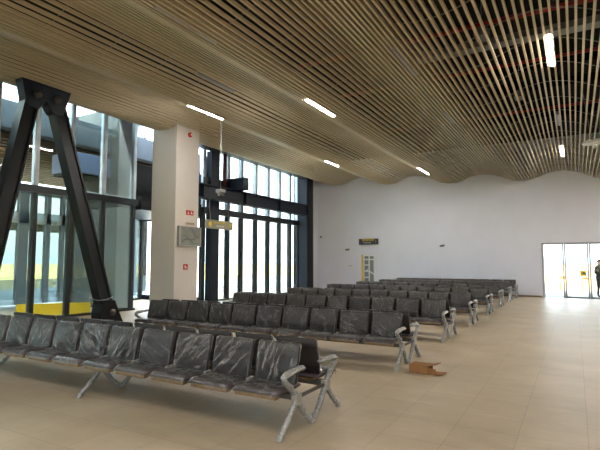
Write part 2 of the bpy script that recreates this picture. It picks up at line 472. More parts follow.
# A-shaped steel support
A = thing('steel_support', 'tall black A-shaped steel support of two leaning struts by the glass wall', 'support', (-11.5, 7.03, 0))
def A_loc(p): return (p[0] + 11.5, p[1] - 7.03, p[2])
T = [(-11.5, y, z) for y, z in ((6.40, 6.03), (7.69, 6.03), (7.68, 5.98), (7.50, 5.38), (7.22, 5.36), (7.03, 5.62), (6.84, 5.36), (6.55, 5.38), (6.41, 5.98))]
MB().prism([A_loc((p[0] - .1, p[1], p[2])) for p in T], (.3, 0, 0)).build('gusset_plate', M['navy'], A, .01)
def strut(top, bot):
    mb = MB(); a = Vector(A_loc(top)); b = Vector(A_loc(bot)); d = (b - a).normalized()
    mb.bar(a, b, .28, .34, up=(0, 1, 0))
    n = Vector((1, 0, 0))
    q = Vector((0, 1, 0)) - d * d.y; q.normalize()
    for s in (-1, 1):                                   # raised flange edges on the room side
        mb.bar(a + n * .155 + q * s * .15, b + n * .155 + q * s * .15, .04, .05, up=(0, 1, 0))
    return mb.build('strut', M['steel'], A)
strut((-11.5, 7.42, 5.55), (-10.85, 8.56, .42)); strut((-11.5, 6.70, 5.55), (-10.85, 5.40, .42))
for y0, sg in ((8.62, 1), (5.34, -1)):
    MB().prism([A_loc((-11.05, y0 + sg * dy, z)) for dy, z in ((-.30, 0), (.42, 0), (.36, .1), (.12, .62), (-.24, .62), (-.30, .3))], (.40, 0, 0)).build('foot_plate', M['steel'], A, .01)
    MB().tube([A_loc((-10.68, y0 + sg * .04, .3)), A_loc((-10.6, y0 + sg * .04, .3))], .085, 16).build('pin', M['bolt'], A)
for y0 in (6.78, 7.30):
    MB().tube([A_loc((-11.3, y0, 5.72)), A_loc((-11.22, y0, 5.72))], .095, 16).build('pin', M['bolt'], A)
ring = [(-10.93 + .29 * math.cos(t), 8.52 + .27 * math.sin(t), .66 + .03 * math.sin(2 * t)) for t in [2 * PI * k / 24 for k in range(25)]]
MB().tube([A_loc(p) for p in ring], .012, 6).build('tie_wire', M['alu'], A)['label'] = 'thin grey tie wire'

# ------------------------------------------------------------------ waiting benches
PITCH, NS, L = .565, 10, 5.65
def pad_mesh(prof, w, name, m, nx=6, r=.02):
    """profile (y,z) loop swept across x with softened ends"""
    mb = MB(); n = len(prof); cy = sum(p[0] for p in prof) / n; cz = sum(p[1] for p in prof) / n
    xs_ = [-w / 2, -w / 2 + r * .35, -w / 2 + r, 0, w / 2 - r, w / 2 - r * .35, w / 2]
    sc = [.72, .92, 1, 1, 1, .92, .72]
    vs = []
    for x, s in zip(xs_, sc):
        for (y, z) in prof:
            d = Vector((y - cy, z - cz)); l = d.length; k = max(0, l - r * (1 - s) * 1.6) / l if l else 1
            vs.append((x, cy + d.x * k, cz + d.y * k))
    fs = [(k * n + i, k * n + (i + 1) % n, (k + 1) * n + (i + 1) % n, (k + 1) * n + i) for k in range(len(xs_) - 1) for i in range(n)]
    fs += [tuple(range(n)), tuple((len(xs_) - 1) * n + i for i in range(n))]
    mb.add(vs, fs, True)
    return mb.mesh(name, m)
W = .495
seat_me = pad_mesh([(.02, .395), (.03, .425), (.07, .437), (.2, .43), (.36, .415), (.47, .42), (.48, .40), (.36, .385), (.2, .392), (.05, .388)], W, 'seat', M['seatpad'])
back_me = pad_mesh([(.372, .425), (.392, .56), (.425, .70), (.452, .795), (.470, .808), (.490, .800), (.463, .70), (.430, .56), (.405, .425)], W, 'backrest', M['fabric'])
board_me = MB().box(-W / 2 + .02, W / 2 - .02, .03, .10, .352, .39).box(-W / 2 + .05, W / 2 - .05, .10, .46, .365, .386).mesh('seat_board', M['board'])
brk_me = MB().box(-.018, .018, .30, .42, .36, .44).mesh('bracket', M['cast'])

def back_line(t):                      # front face of the backrest, t 0 bottom .. 1 top
    P = [(.372, .425), (.392, .56), (.425, .70), (.452, .795)]
    k = min(2, int(t * 3)); f = t * 3 - k
    return P[k][0] + (P[k + 1][0] - P[k][0]) * f, P[k][1] + (P[k + 1][1] - P[k][1]) * f
def film_back(seed):
    rnd = random.Random(seed); nx, nz = 30, 26
    folds = []
    for k in range(13):
        ang = rnd.choice((1, -1)) * rnd.uniform(.5, 1.25) if k % 3 else rnd.uniform(-.3, .3) + PI / 2
        folds.append((rnd.uniform(-.3, .3), rnd.uniform(-.2, .2), ang, rnd.uniform(.008, .02), rnd.uniform(.005, .014)))
    vs = []; mb = MB()
    for j in range(nz + 1):
        for i in range(nx + 1):
            u = i / nx; v = j / nz
            x = (u - .5) * (W + .012); y, z = back_line(v)
            if j == nz: y += .045; z += .012
            elif j == nz - 1: z += .014; y += .006
            X2 = x; Z2 = (v - .5) * .38; h = 0
            for (cx, cz, an, wd, am) in folds:
                d = (X2 - cx) * math.sin(an) - (Z2 - cz) * math.cos(an)
                al = (X2 - cx) * math.cos(an) + (Z2 - cz) * math.sin(an)
                h += am * math.exp(-(d / wd) ** 2) * (1 if al > 0 else math.exp(-(al / .06) ** 2))
            h += .004 * noise.noise(Vector((x * 14 + seed * 7, v * 6, seed)))
            e = 1
            off = .009 + h * e
            if i in (0, nx): vs.append((x, y + .035, z))
            else: vs.append((x, y - off if j < nz else y, z + (h * .5 if j >= nz - 1 else 0)))
    fs = [(j * (nx + 1) + i, j * (nx + 1) + i + 1, (j + 1) * (nx + 1) + i + 1, (j + 1) * (nx + 1) + i) for j in range(nz) for i in range(nx)]
    mb.add(vs, fs, True)
    return mb.mesh('plastic_film', M['film'])
def film_seat(seed):
    rnd = random.Random(seed * 31 + 5); nx, ny = 18, 12; vs = []; mb = MB()
    fl = [(rnd.uniform(-.25, .25), rnd.uniform(.05, .45), rnd.uniform(0, PI), rnd.uniform(.01, .02), rnd.uniform(.004, .01)) for k in range(7)]
    for j in range(ny + 1):
        for i in range(nx + 1):
            x = (i / nx - .5) * (W + .016); y = .008 + .36 * j / ny; z = .447 - .016 * (j / ny)
            h = 0
            for (cx, cy, an, wd, am) in fl:
                d = (x - cx) * math.sin(an) - (y - cy) * math.cos(an); h += am * math.exp(-(d / wd) ** 2)
            if j == 0: z = .372 + .012 * noise.noise(Vector((x * 20, seed, 3)))
            elif j == 1: y = .012; z = .425
            if i in (0, nx): z -= .03
            vs.append((x, y - (h if j < 2 else 0), z + (h if j >= 2 else 0)))
    fs = [(j * (nx + 1) + i, j * (nx + 1) + i + 1, (j + 1) * (nx + 1) + i + 1, (j + 1) * (nx + 1) + i) for j in range(ny) for i in range(nx)]
    mb.add(vs, fs, True)
    return mb.mesh('plastic_film', M['film'])
FB = [film_back(s) for s in range(7)]; FS = [film_seat(s) for s in range(4)]

def leg_mesh():
    mb = MB()
    mb.sweep([(0, .01, .018), (0, .09, .075), (0, .18, .155), (0, .275, .25), (0, .33, .32)], [.05, .05, .048, .05, .055], [.03, .034, .042, .055, .065])
    mb.sweep([(0, .615, .018), (0, .55, .065), (0, .465, .15), (0, .38, .25), (0, .33, .32)], [.05, .05, .048, .05, .055], [.03, .034, .042, .055, .065])
    mb.box(-.03, .03, .28, .38, .26, .36)
    for y in (.02, .615): mb.tube([(0, y, 0), (0, y, .022)], .032, 12)
    return mb.mesh('leg', M['cast'])
ARM = [(0, .34, .34), (0, .27, .39), (0, .17, .455), (0, .10, .515), (0, .085, .548), (0, .14, .566), (0, .28, .578), (0, .42, .580), (0, .47, .572)]
def arm_mesh():
    return MB().sweep(ARM, [.045, .045, .045, .045, .055, .075, .08, .07, .055], [.04, .036, .034, .032, .03, .022, .02, .02, .018]).mesh('armrest', M['cast'])
def arm_film():
    mb = MB(); rnd = random.Random(3); pts = []; rs = []
    for k in range(len(ARM) - 1):
        for t in (0, .33, .66):
            a = Vector(ARM[k]); b = Vector(ARM[k + 1]); pts.append(a.lerp(b, t) + Vector((rnd.uniform(-.006, .006),) * 3)); rs.append(rnd.uniform(.024, .033))
    mb.tube(pts, rs, 10, False)
    return mb.mesh('plastic_film', M['armfilm'])
def leg_film():
    mb = MB(); rnd = random.Random(9)
    for ps in ([(0, .03, .035), (0, .09, .08), (0, .18, .155), (0, .275, .25), (0, .33, .34)], [(0, .60, .035), (0, .55, .07), (0, .465, .15), (0, .38, .25), (0, .33, .33)]):
        pts = []; rs = []
        for k in range(len(ps) - 1):
            for t in (0, .33, .66):
                pts.append(Vector(ps[k]).lerp(Vector(ps[k + 1]), t)); rs.append(rnd.uniform(.026, .036))
        mb.tube(pts, rs, 10, False)
    return mb.mesh('plastic_film', M['armfilm'])
leg_me, arm_me, armf_me, legf_me = leg_mesh(), arm_mesh(), arm_film(), leg_film()
beam_me = MB().box(-L, 0, .29, .37, .30, .352).mesh('beam', M['beam'])

def make_bench(seed):
    rnd = random.Random(seed)
    root = thing('airport_bench', 'row', 'bench')
    def put(name, me, parent, x, rear):
        o = link(name, me, parent)
        if rear: o.location = (x, 1.28, 0); o.rotation_euler = (0, 0, PI)
        else: o.location = (x, 0, 0)
        return o
    for rear in (False, True):
        for i in range(NS):
            x = -PITCH * (i + .5)
            s = put('seat', seat_me, root, x, rear)
            link('seat_board', board_me, s); link('plastic_film', rnd.choice(FS), s)
            b = put('backrest', back_me, root, x, rear)
            link('plastic_film', rnd.choice(FB), b)
            if i: put('bracket', brk_me, root, -PITCH * i, rear)
        b = put('beam', beam_me, root, -L if rear else 0, rear)
        for k, x in enumerate((-.0, -PITCH * 5, -L)):
            lg = put('leg', leg_me, root, x, rear); link('plastic_film', legf_me, lg)
            if k != 1:
                ar = put('armrest', arm_me, root, x, rear); link('plastic_film', armf_me, ar)
    for x in (0, -PITCH * 5, -L):
        t = MB().box(x - .015, x + .015, .37, .91, .305, .33).build('tie_bar', M['beam'], root)
    return root
ROWY = [3.77, 7.03, 9.95, 12.75, 15.55, 18.3, 21.0, 23.55]
ROWL = ['nearest row of film-wrapped black airport seats, closest to the camera',
        'row of film-wrapped black airport seats with the cardboard box at its end',
        'row of film-wrapped airport seats just behind the one with the cardboard box',
        'wrapped airport seat row, fourth counting from the nearest row',
        'wrapped airport seat row, fifth counting from the nearest, mid-hall',
        'wrapped airport seat row, third before the white end wall',
        'wrapped airport seat row, second last before the white end wall',
        'last row of wrapped airport seats, standing against the white end wall']
proto = None
for k, (y, lb) in enumerate(zip(ROWY, ROWL)):
    o = make_bench(11 + k)
    o.location = (-2.38, y, 0)
    tag(o, lb, 'bench', 'rows of wrapped airport seats')

# ------------------------------------------------------------------ ceiling lights and what hangs above the slats
def linear_light(x, y0, y1, lit, label):
    z = ceil_z(x) - .012
    t = thing('linear_ceiling_light', label, 'ceiling light', (x, (y0 + y1) / 2, z), 0, 'linear ceiling lights')
    h = (y1 - y0) / 2
    MB().box(-.06, .06, -h, h, .02, .11).build('housing', M['white'] if lit else M['alu'], t)
    MB().box(-.028, .028, -h + .02, h - .02, .0, .02).build('diffuser', M['led_on'] if lit else M['led_off'], t)
linear_light(-9.0, 9.6, 11.1, True, 'lit strip light in the ceiling just above the white column')
linear_light(-5.68, 10.25, 11.85, True, 'lit strip light in the middle of the slatted ceiling, above the second seat row')
linear_light(-9.0, 17.95, 19.2, True, 'small lit strip light near the dark corner column')
linear_light(-5.72, 20.4, 22.0, True, 'small lit strip light near the end wall above the far seat rows')
linear_light(-.25, 9.75, 11.4, True, 'large lit strip light between the open slats at upper right')
linear_light(-.25, 19.6, 21.5, True, 'small lit strip light near the end wall above the glass doors')
linear_light(-5.6, 5.2, 6.7, False, 'unlit strip light at the top edge of the picture, over the nearest seats')
linear_light(-2.86, 8.6, 10.1, False, 'unlit strip light in the slats right of the lit middle one')
linear_light(-2.98, 13.2, 14.5, False, 'unlit strip light over the third seat row')
linear_light(-.25, 15.3, 16.6, False, 'unlit strip light between the two lit ones above the glass doors')
linear_light(-9.55, 5.0, 6.4, False, 'unlit strip light above the black A-shaped support')
linear_light(-7.7, 8.5, 9.9, False, 'unlit strip light left of the lit middle one')
linear_light(-5.95, 16.5, 17.9, False, 'unlit strip light before the far lit one over the far rows')

for x, y in ((-9.0, -.5), (-5.7, -1.2), (-2.9, -.2), (-.25, .6), (2.9, 1.5), (5.6, 3.0), (2.9, 10.0), (5.6, 11.5), (2.9, 18.5), (5.6, 20.0)):  # unseen strips added to light the hall from overhead
    linear_light(x, y - .8, y + .8, True, 'lit strip light added in the ceiling outside the picture, behind or right of the camera')

def pipe(y, z, m, r, lb):
    o = MB().tube([(-6, y, z), (7.6, y + .0, z)], r, 10).build('sprinkler_pipe', m)
    tag(o, lb, 'pipe', 'red sprinkler pipes above the slats')
pipe(10.35, 6.6, M['red'], .05, 'red sprinkler pipe above the slats at the top of the picture')
pipe(12.9, 6.6, M['red'], .04, 'red sprinkler pipe above the slats just beyond the large lit strip light')
pipe(17.2, 6.6, M['red'], .04, 'red sprinkler pipe above the slats beside the hanging white dome')
o = MB().box(-3.2, 7.6, 11.3, 11.62, 6.55, 6.62).box(-3.2, 7.6, 11.3, 11.32, 6.62, 6.7).box(-3.2, 7.6, 11.6, 11.62, 6.62, 6.7).build('cable_tray', M['galv'])
tag(o, 'grey metal cable tray crossing above the slats beside the large lit light', 'cable tray')
for y in (14.3, 16.0, 19.3):
    mb = MB(); i_beam(mb, (-7, y, 7.0), (7.7, y, 7.0), .2, .3); o = mb.build('roof_joist', M['deck'])
    tag(o, 'dark roof joist above the open slats, %s' % {14.3: 'nearest of the three', 16.0: 'middle of the three', 19.3: 'closest to the end wall'}[y], 'beam', 'roof joists')
for (x, y, z, lb) in ((-1.45, 9.9, 6.1, 'small grey junction box above the slats left of the large lit strip light'),
                      (-1.15, 14.15, 6.1, 'small grey junction box above the slats farther from the camera, left of the unlit fixture')):
    t = thing('junction_box', lb, 'box', (x, y, z), 0, 'junction boxes above the slats')
    MB().box(-.13, .13, -.2, .2, 0, .16).build('body', M['grey'], t, .01); MB().box(-.11, .11, -.18, .18, -.012, 0).build('lid', M['alu'], t)
    MB().bar((0, 0, .16), (0, 0, ZD - z), .012, .012).build('hanger_rod', M['alu'], t)
t = thing('access_point', 'white round dome hanging below the slats at right edge', 'access point', (.68, 16.9, 5.22))
mb = MB(); mb.tube([(0, 0, .1), (0, 0, .06), (0, 0, .0), (0, 0, -.03)], [.12, .34, .36, .2], 24); mb.build('body', M['white'], t)
MB().tube([(0, 0, -.03), (0, 0, -.1), (0, 0, -.16)], [.06, .06, .03], 12).build('sensor', M['white'], t)
MB().bar((-.1, 0, .08), (-.34, .0, 2.15), .025, .025).build('hanger_rod', M['galv'], t); MB().bar((.1, 0, .08), (.22, 0, 2.15), .025, .025).build('hanger_rod', M['galv'], t)

# ------------------------------------------------------------------ signs and small fittings
def strokes(mb, x, y0, y1, z, h, rnd, t=.004, axis='y', gap=.35):
    """a line of small unreadable letter-like strokes"""
    p = y0
    while p < y1 - h * .5:
        w = h * rnd.uniform(.45, .75)
        q = min(p + w, y1)
        if axis == 'y':
            mb.box(x, x + t, p, p + w * .28, z, z + h); mb.box(x, x + t, p, q, z + h * (.78 if rnd.random() < .5 else .36), z + h * (1 if False else .0) + h * (.98 if rnd.random() < .5 else .58))
        else:
            mb.box(p, p + w * .28, x, x + t, z, z + h); mb.box(p, q, x, x + t, z + h * .36, z + h * .6)
        p = q + h * gap * .5
rnd = random.Random(5)
sg = thing('hanging_sign', 'grey hanging sign with yellow pictograms right of the white column', 'sign', (-12.3, 15.03, 2.93))
MB().box(-.04, .04, -.82, .82, 0, .34).build('board', M['signgrey'], sg, .008)
mb = MB()
mb.tube([(.041, -.60, .19), (.05, -.60, .19)], .085, 16); mb.prism([(.041, -.70, .17), (.041, -.50, .17), (.041, -.60, .03)], (.008, 0, 0))
mb.prism([(.041, .56, .24), (.041, .74, .24), (.041, .65, .08)], (.008, 0, 0))
mb.build('pictogram', M['signyellow'], sg)
mb = MB(); strokes(mb, .041, -.38, .42, .19, .10, rnd); mb.build('lettering', M['signyellow'], sg)
mb = MB(); strokes(mb, .041, -.22, .26, .07, .07, rnd); mb.build('lettering', M['white'], sg)
MB().tube([(0, -.56, .34), (0.02, -.60, .6), (-.01, -.62, .9), (0, -.6, 1.17)], .012, 6).build('cord', M['alu'], sg)
MB().tube([(0, .56, .34), (0, .56, 1.17)], .006, 6).build('cord', M['alu'], sg)

ws = thing('wall_sign', 'dark wall sign with yellow and white lines above the narrow door', 'sign', (-9.85, YB, 2.58))
MB().box(-.55, .55, -.14, 0, 0, .32).build('board', M['signdark'], ws, .01)
mb = MB(); strokes(mb, -.145, -.34, .34, .18, .10, rnd, .005, 'x'); mb.box(-.38, .36, -.1435, -.14, .275, .30); mb.build('lettering', M['signyellow'], ws)
mb = MB(); strokes(mb, -.145, -.28, .24, .05, .09, rnd, .005, 'x'); mb.build('lettering', M['white'], ws)
MB().box(.40, .47, -.145, -.14, .08, .24).build('pictogram', M['grey'], ws)

# narrow glazed door under the sign
d = struct('door_1', MB().box(SX0, SX0 + .05, YB - .03, YB + .1, 0, SZ).box(SX1 - .05, SX1, YB - .03, YB + .1, 0, SZ).box(SX0, SX1, YB - .03, YB + .1, SZ - .06, SZ), M['yellow'])
d.data.materials[0] = M['white']
MB().box(SX0 - .035, SX0 + .05, YB - .045, YB - .02, 0, SZ + .02).build('door_frame', M['yellow'], d)['label'] = 'yellow door frame strip'
mb = MB()
for xx in (SX0 + .05, SX0 + .36, SX1 - .10): mb.box(xx, xx + .06, YB - .01, YB + .04, 0, SZ - .06)
for zz in (.02, .38, .74, 1.08, 1.42): mb.box(SX0 + .05, SX0 + .40, YB - .01, YB + .04, zz, zz + .07)
mb.box(SX0 + .05, SX1 - .05, YB - .015, YB + .04, 1.72, 1.80)
mb.bar((SX0 + .38, YB - .015, 1.15), (SX1 - .04, YB - .015, .92), .02, .06); mb.bar((SX0 + .38, YB - .015, .22), (SX1 - .04, YB - .015, .40), .02, .06)
mb.bar((SX0 + .08, YB - .015, 1.05), (SX0 + .34, YB - .015, 1.22), .02, .04)
mb.build('door_leaf', M['white'], d)
MB().box(SX0 + .05, SX1 - .05, YB + .05, YB + .07, 0, SZ - .06).build('door_panel', M['outgrey'], d)
d.children[-1]['label'] = 'blue-grey door panel'

def fitting(name, x, z, lb, cat, kind):
    t = thing(name, lb, cat, (x, YB, z))
    if kind == 'cam':
        MB().box(-.06, .06, -.03, 0, -.05, .05).build('wall_plate', M['white'], t)
        MB().bar((0, -.03, 0), (.02, -.16, .02), .03, .03).build('arm', M['white'], t)
        MB().tube([(-.08, -.24, -.01), (.02, -.18, .02), (.10, -.12, .03)], [.045, .05, .05], 12).build('body', M['grey'], t)
    else:
        MB().box(-.15, .15, -.05, 0, -.04, .04).build('body', M['white'], t, .01)
        MB().box(-.13, .13, -.062, -.05, -.025, .025).build('lens', M['led_off'], t)
fitting('security_camera', -5.85, 2.43, 'small security camera on the middle of the white end wall', 'camera', 'cam')
fitting('security_camera', -11.1, 2.30, 'small spotlight-like camera left of the narrow door', 'camera', 'cam')
fitting('emergency_light', -10.95, 1.42, 'slim white emergency light low on the wall left of the narrow door', 'light', 'box')
t = thing('wall_spotlight', 'small spotlight high beside the dark corner column', 'spotlight', (-12.75, YB, 3.05))
MB().box(-.05, .05, -.04, 0, -.05, .05).build('wall_plate', M['white'], t); MB().tube([(0, -.04, 0), (0, -.2, .03)], [.03, .06], 12).build('body', M['grey'], t)

# on the white column (its face towards the room, X = -11.2)
XC = -11.2
sc_ = thing('wrapped_screen', 'grey film-wrapped rectangular panel mounted on the white column', 'panel', (XC, 12.07, 2.14))
MB().box(.0, .10, -.53, .53, 0, .66).build('body', M['panelfilm'], sc_, .01)
MB().box(.10, .105, -.53, -.46, 0, .66).box(.10, .105, .49, .53, 0, .66).box(.10, .105, -.46, .49, .63, .66).box(.10, .105, -.46, .49, 0, .03).build('frame', M['alu'], sc_)
mb = MB()
for (a, b, w) in ((((-.42, .12)), (.40, .36), .06), ((-.05, .60), (.45, .25), .05), ((-.40, .34), (.40, .06), .03)):
    n = 8; pts = [(.106, a[0] + (b[0] - a[0]) * k / n, a[1] + (b[1] - a[1]) * k / n + .05 * math.sin(k * .9)) for k in range(n + 1)]
    for p, q in zip(pts, pts[1:]): mb.bar(p, q, w, .006, up=(1, 0, 0))
mb.build('film_crease', M['stripe'], sc_)
def plate(name, y, z, w, h, lb, cat, m):
    t = thing(name, lb, cat, (XC, y, z))
    MB().box(0, .015, -w / 2, w / 2, -h / 2, h / 2).build('plate', m, t)
    return t
t = plate('fire_sign', 12.12, 3.27, .34, .16, 'red sign with white pictograms high on the white column', 'sign', M['redsign'])
MB().prism([(.016, -.11, -.045), (.016, -.05, -.045), (.016, -.08, .05)], (.003, 0, 0)).box(.016, .019, .03, .12, -.04, -.01).box(.016, .019, .05, .09, -.01, .05).build('pictogram', M['white'], t)
t = plate('fire_sign', 11.96, 1.46, .20, .18, 'small red sign low on the white column below the wrapped panel', 'sign', M['redsign'])
MB().box(.016, .019, -.05, .0, -.05, .05).box(.016, .019, .02, .06, -.05, .0).build('pictogram', M['white'], t)
t = plate('name_plate', 12.15, 2.90, .42, .08, 'small beige name strip just above the wrapped panel', 'sign', M['outbeige'])
mb = MB(); strokes(mb, .016, -.17, .17, -.022, .045, rnd); mb.build('lettering', M['grey'], t)
t = thing('fire_bell', 'small round red alarm sounder near the top of the white column', 'alarm', (XC, 12.05, 6.0 - .08))
MB().tube([(0, 0, 0), (.05, 0, 0), (.08, 0, 0)], [.085, .085, .05], 16).build('body', M['redsign'], t)
MB().tube([(.08, 0, 0), (.09, 0, 0)], .03, 10).build('sounder', M['white'], t)

# camera on a long rod under the ceiling
t = thing('hanging_camera', 'small grey camera hanging from the ceiling on a long thin rod', 'camera', (-9.38, 11.5, 3.68))
zt = ceil_z(-9.38) - 3.68
MB().tube([(0, 0, .16), (0, 0, zt + .1)], .014, 8).build('rod', M['alu'], t)
MB().box(-.10, .10, -.12, .12, .06, .16).build('body', M['alu'], t, .01)
MB().tube([(.0, -.08, .06), (.02, -.10, -.02)], .045, 10).build('lens', M['grey'], t); MB().tube([(.0, .08, .06), (.02, .10, -.02)], .045, 10).build('lens', M['grey'], t)

# ------------------------------------------------------------------ entrance doors in the end wall
fr = MB().box(DX0, DX0 + .05, YB - .02, YB + .2, 0, DZ).box(DX0, DX1, YB - .02, YB + .2, DZ - .04, DZ).box(DX1 - .05, DX1, YB - .02, YB + .2, 0, DZ)
d2 = struct('door_2', fr, M['alu'])
for (a, b, yo) in ((-.42, .54, 0), (.55, 1.5, 0), (1.51, 2.5, 0), (2.51, 3.5, 0)):
    y = YB + .04 + yo
    lf = MB().box(a, a + .075, y, y + .04, 0, DZ - .04).box(b - .075, b, y, y + .04, 0, DZ - .04).box(a, b, y, y + .04, 0, .07).box(a, b, y, y + .04, DZ - .09, DZ - .04).build('door_leaf', M['alu'], d2)
    MB().box(a + .075, b - .075, y + .015, y + .025, .07, DZ - .09).build('glass_pane', M['clear'], lf)
yy = YB + .14
lf = MB().box(DX0 + .05, DX0 + .09, yy, yy + .03, 0, DZ - .04).box(-.50, -.43, yy, yy + .03, 0, DZ - .04).box(DX0 + .05, -.43, yy, yy + .03, DZ - .08, DZ - .04).build('door_leaf', M['alu'], d2)
MB().box(DX0 + .09, -.50, yy + .01, yy + .02, .0, DZ - .08).build('glass_pane', M['clear'], lf)
st = thing('warning_sticker', 'yellow warning sticker with a triangle on the glass door', 'sticker', (.30, YB + .054, 1.13))
MB().box(-.13, .13, -.004, 0, -.14, .10).build('plate', M['signyellow'], st); MB().prism([(-.09, -.006, -.06), (.09, -.006, -.06), (0, -.006, .07)], (0, .002, 0)).build('pictogram', M['grey'], st)

# ------------------------------------------------------------------ floor litter
cb = thing('cardboard_box', 'torn brown cardboard box on the floor by the second seat row', 'box', (-2.02, 7.18, 0), -.12)
mb = MB(); mb.box(-.16, .12, -.11, .11, 0, .012).box(-.16, .12, -.11, -.10, .012, .11).box(-.16, .12, .10, .11, .012, .11).box(-.16, .12, -.11, .11, .11, .12).box(-.16, -.15, -.10, .10, .012, .11)
mb.build('body', M['card'], cb)
for (a, b, wd, nrm) in (((.12, 0, .115), (.25, 0, .15), .2, 0), ((.12, -.105, .055), (.26, -.15, .05), .09, 1), ((.12, 0, .006), (.33, 0, .016), .22, 0)):
    if nrm: MB().bar(a, b, .008, wd).build('flap', M['card'], cb)
    else: MB().bar(a, b, wd, .008).build('flap', M['card'], cb)
mb = MB(); mb.box(-.02, .02, -.015, .015, 0, .012); mb.box(-.005, .03, .0, .03, .004, .02)
o = mb.build('wood_chip', M['signdark']); o.location = (-1.05, 3.75, 0); tag(o, 'tiny dark chip lying on the floor right of the nearest seats', 'litter')

# ------------------------------------------------------------------ person outside the glass doors
def person(loc, rz, label):
    root = thing('person', label, 'person', loc, rz)
    J = [((0, 0, .93), .155), ((0, .0, 1.10), .15), ((0, -.01, 1.28), .175), ((0, 0, 1.42), .11), ((0, 0, 1.47), .06), ((0, -.02, 1.53), .062)]
    E_ = [(0, 1), (1, 2), (2, 3), (3, 4), (4, 5)]
    def ch(start, pts):
        p = start
        for q in pts:
            J.append(q); E_.append((p, len(J) - 1)); p = len(J) - 1
    for s in (-1, 1):
        ch(3, [((s * .18, .0, 1.37), .075), ((s * .25, .03, 1.10), .055), ((s * .14, -.20, 1.08), .045), ((s * .06, -.24, 1.12), .04)])
        ch(0, [((s * .10, 0, .84), .105), ((s * .11, -.02, .48), .07), ((s * .11, .02, .10), .048), ((s * .12, -.02, .045), .045), ((s * .13, -.15, .035), .035)])
    me = bpy.data.meshes.new('body'); me.from_pydata([j[0] for j in J], E_, []); me.update()
    o = bpy.data.objects.new('body', me); COL.objects.link(o)
    sk = o.modifiers.new('skin', 'SKIN')
    for k, j in enumerate(J):
        me.skin_vertices[0].data[k].radius = (j[1], j[1] * (.72 if k in (0, 1, 2) else 1))
    me.skin_vertices[0].data[0].use_root = True
    sb = o.modifiers.new('sub', 'SUBSURF'); sb.levels = 2; sb.render_levels = 2
    dg = bpy.context.evaluated_depsgraph_get(); ev = bpy.data.meshes.new_from_object(o.evaluated_get(dg))
    bpy.data.objects.remove(o)
    ev.materials.clear(); ev.materials.append(M['dark']); ev.name = 'body'
    ev.polygons.foreach_set('use_smooth', [True] * len(ev.polygons))
    b = link('body', ev, root)
    def blob(name, c, r, m, fn=None):
        bm = bmesh.new(); bmesh.ops.create_uvsphere(bm, u_segments=24, v_segments=16, radius=1)
        for v in bm.verts:
            if fn: v.co = Vector(fn(v.co.copy()))
            v.co = Vector((v.co.x * r[0] + c[0], v.co.y * r[1] + c[1], v.co.z * r[2] + c[2]))
        for f in bm.faces: f.smooth = True
        mm = bpy.data.meshes.new(name); bm.to_mesh(mm); bm.free(); mm.materials.append(m)
        return link(name, mm, root)
    def headf(v):
        if v.z < 0: v.x *= 1 + .28 * v.z; v.y *= 1 + .12 * v.z
        if v.y < -.75 and abs(v.x) < .25 and -.35 < v.z < .15: v.y -= .22 * (1 - abs(v.x) / .25)
        return v
    h = blob('head', (0, -.03, 1.615), (.075, .098, .115), M['skin'], headf)
    blob('hair', (0, -.012, 1.645), (.082, .098, .098), M['hair'])
    for s in (-1, 1):
        e = blob('eye', (s * .03, -.118, 1.62), (.012, .008, .008), M['signdark']); er = blob('ear', (s * .078, -.02, 1.61), (.014, .022, .034), M['skin'])
        hd = MB(); bx_ = Vector((s * .05, -.25, 1.12))
        hd.tube([bx_, bx_ + Vector((-s * .05, -.01, .0)), bx_ + Vector((-s * .085, 0, 0))], [.035, .042, .03], 10, True, .6)
        for k in range(4):
            q = bx_ + Vector((-s * .08, .0, .03 - .02 * k)); hd.tube([q, q + Vector((-s * .04, -.012, -.002)), q + Vector((-s * .065, .012, -.006))], [.0095, .009, .007], 6)
        q = bx_ + Vector((-s * .02, -.02, .03)); hd.tube([q, q + Vector((-s * .03, -.025, .03)), q + Vector((-s * .055, -.02, .04))], [.011, .010, .008], 6)
        hd.build('hand', M['skin'], root)
    blob('mouth', (0, -.122, 1.553), (.022, .006, .005), M['redsign'])
    return root
person((.96, 26.5, 0), .9, 'person in a dark jacket standing outside behind the glass doors')

# ------------------------------------------------------------------ outside
struct('ground', MB().box(-30, XF - 3.6, -40, 90, -.3, -.05), M['apron'])
struct('forecourt', MB().box(-30, 60, YB + .25, 31.5, -.3, -.02), M['concrete'])
struct('sky_blocker', MB().box(-6, 9, YB + .25, 31.5, 3.15, 3.4), M['outgrey'])  # unseen slab added to keep overhead sky off the entrance floor
for x in (-5.6, 8.6): MB().box(x - .1, x + .1, 31.0, 31.2, -.02, 3.15).build('sky_blocker_post', M['outgrey'], bpy.data.objects['sky_blocker'])
struct('field', MB().box(-700, 500, -400, 900, -.7, -.32), M['field'])
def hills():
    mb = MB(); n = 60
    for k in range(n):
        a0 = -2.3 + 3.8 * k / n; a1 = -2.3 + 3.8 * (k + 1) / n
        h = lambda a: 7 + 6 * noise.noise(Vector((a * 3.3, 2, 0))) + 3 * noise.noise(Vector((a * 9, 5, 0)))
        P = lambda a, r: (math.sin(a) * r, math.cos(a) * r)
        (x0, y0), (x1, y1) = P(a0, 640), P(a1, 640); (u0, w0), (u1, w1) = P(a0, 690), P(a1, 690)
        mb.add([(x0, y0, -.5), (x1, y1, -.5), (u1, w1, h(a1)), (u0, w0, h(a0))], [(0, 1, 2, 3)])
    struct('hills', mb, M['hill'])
hills()
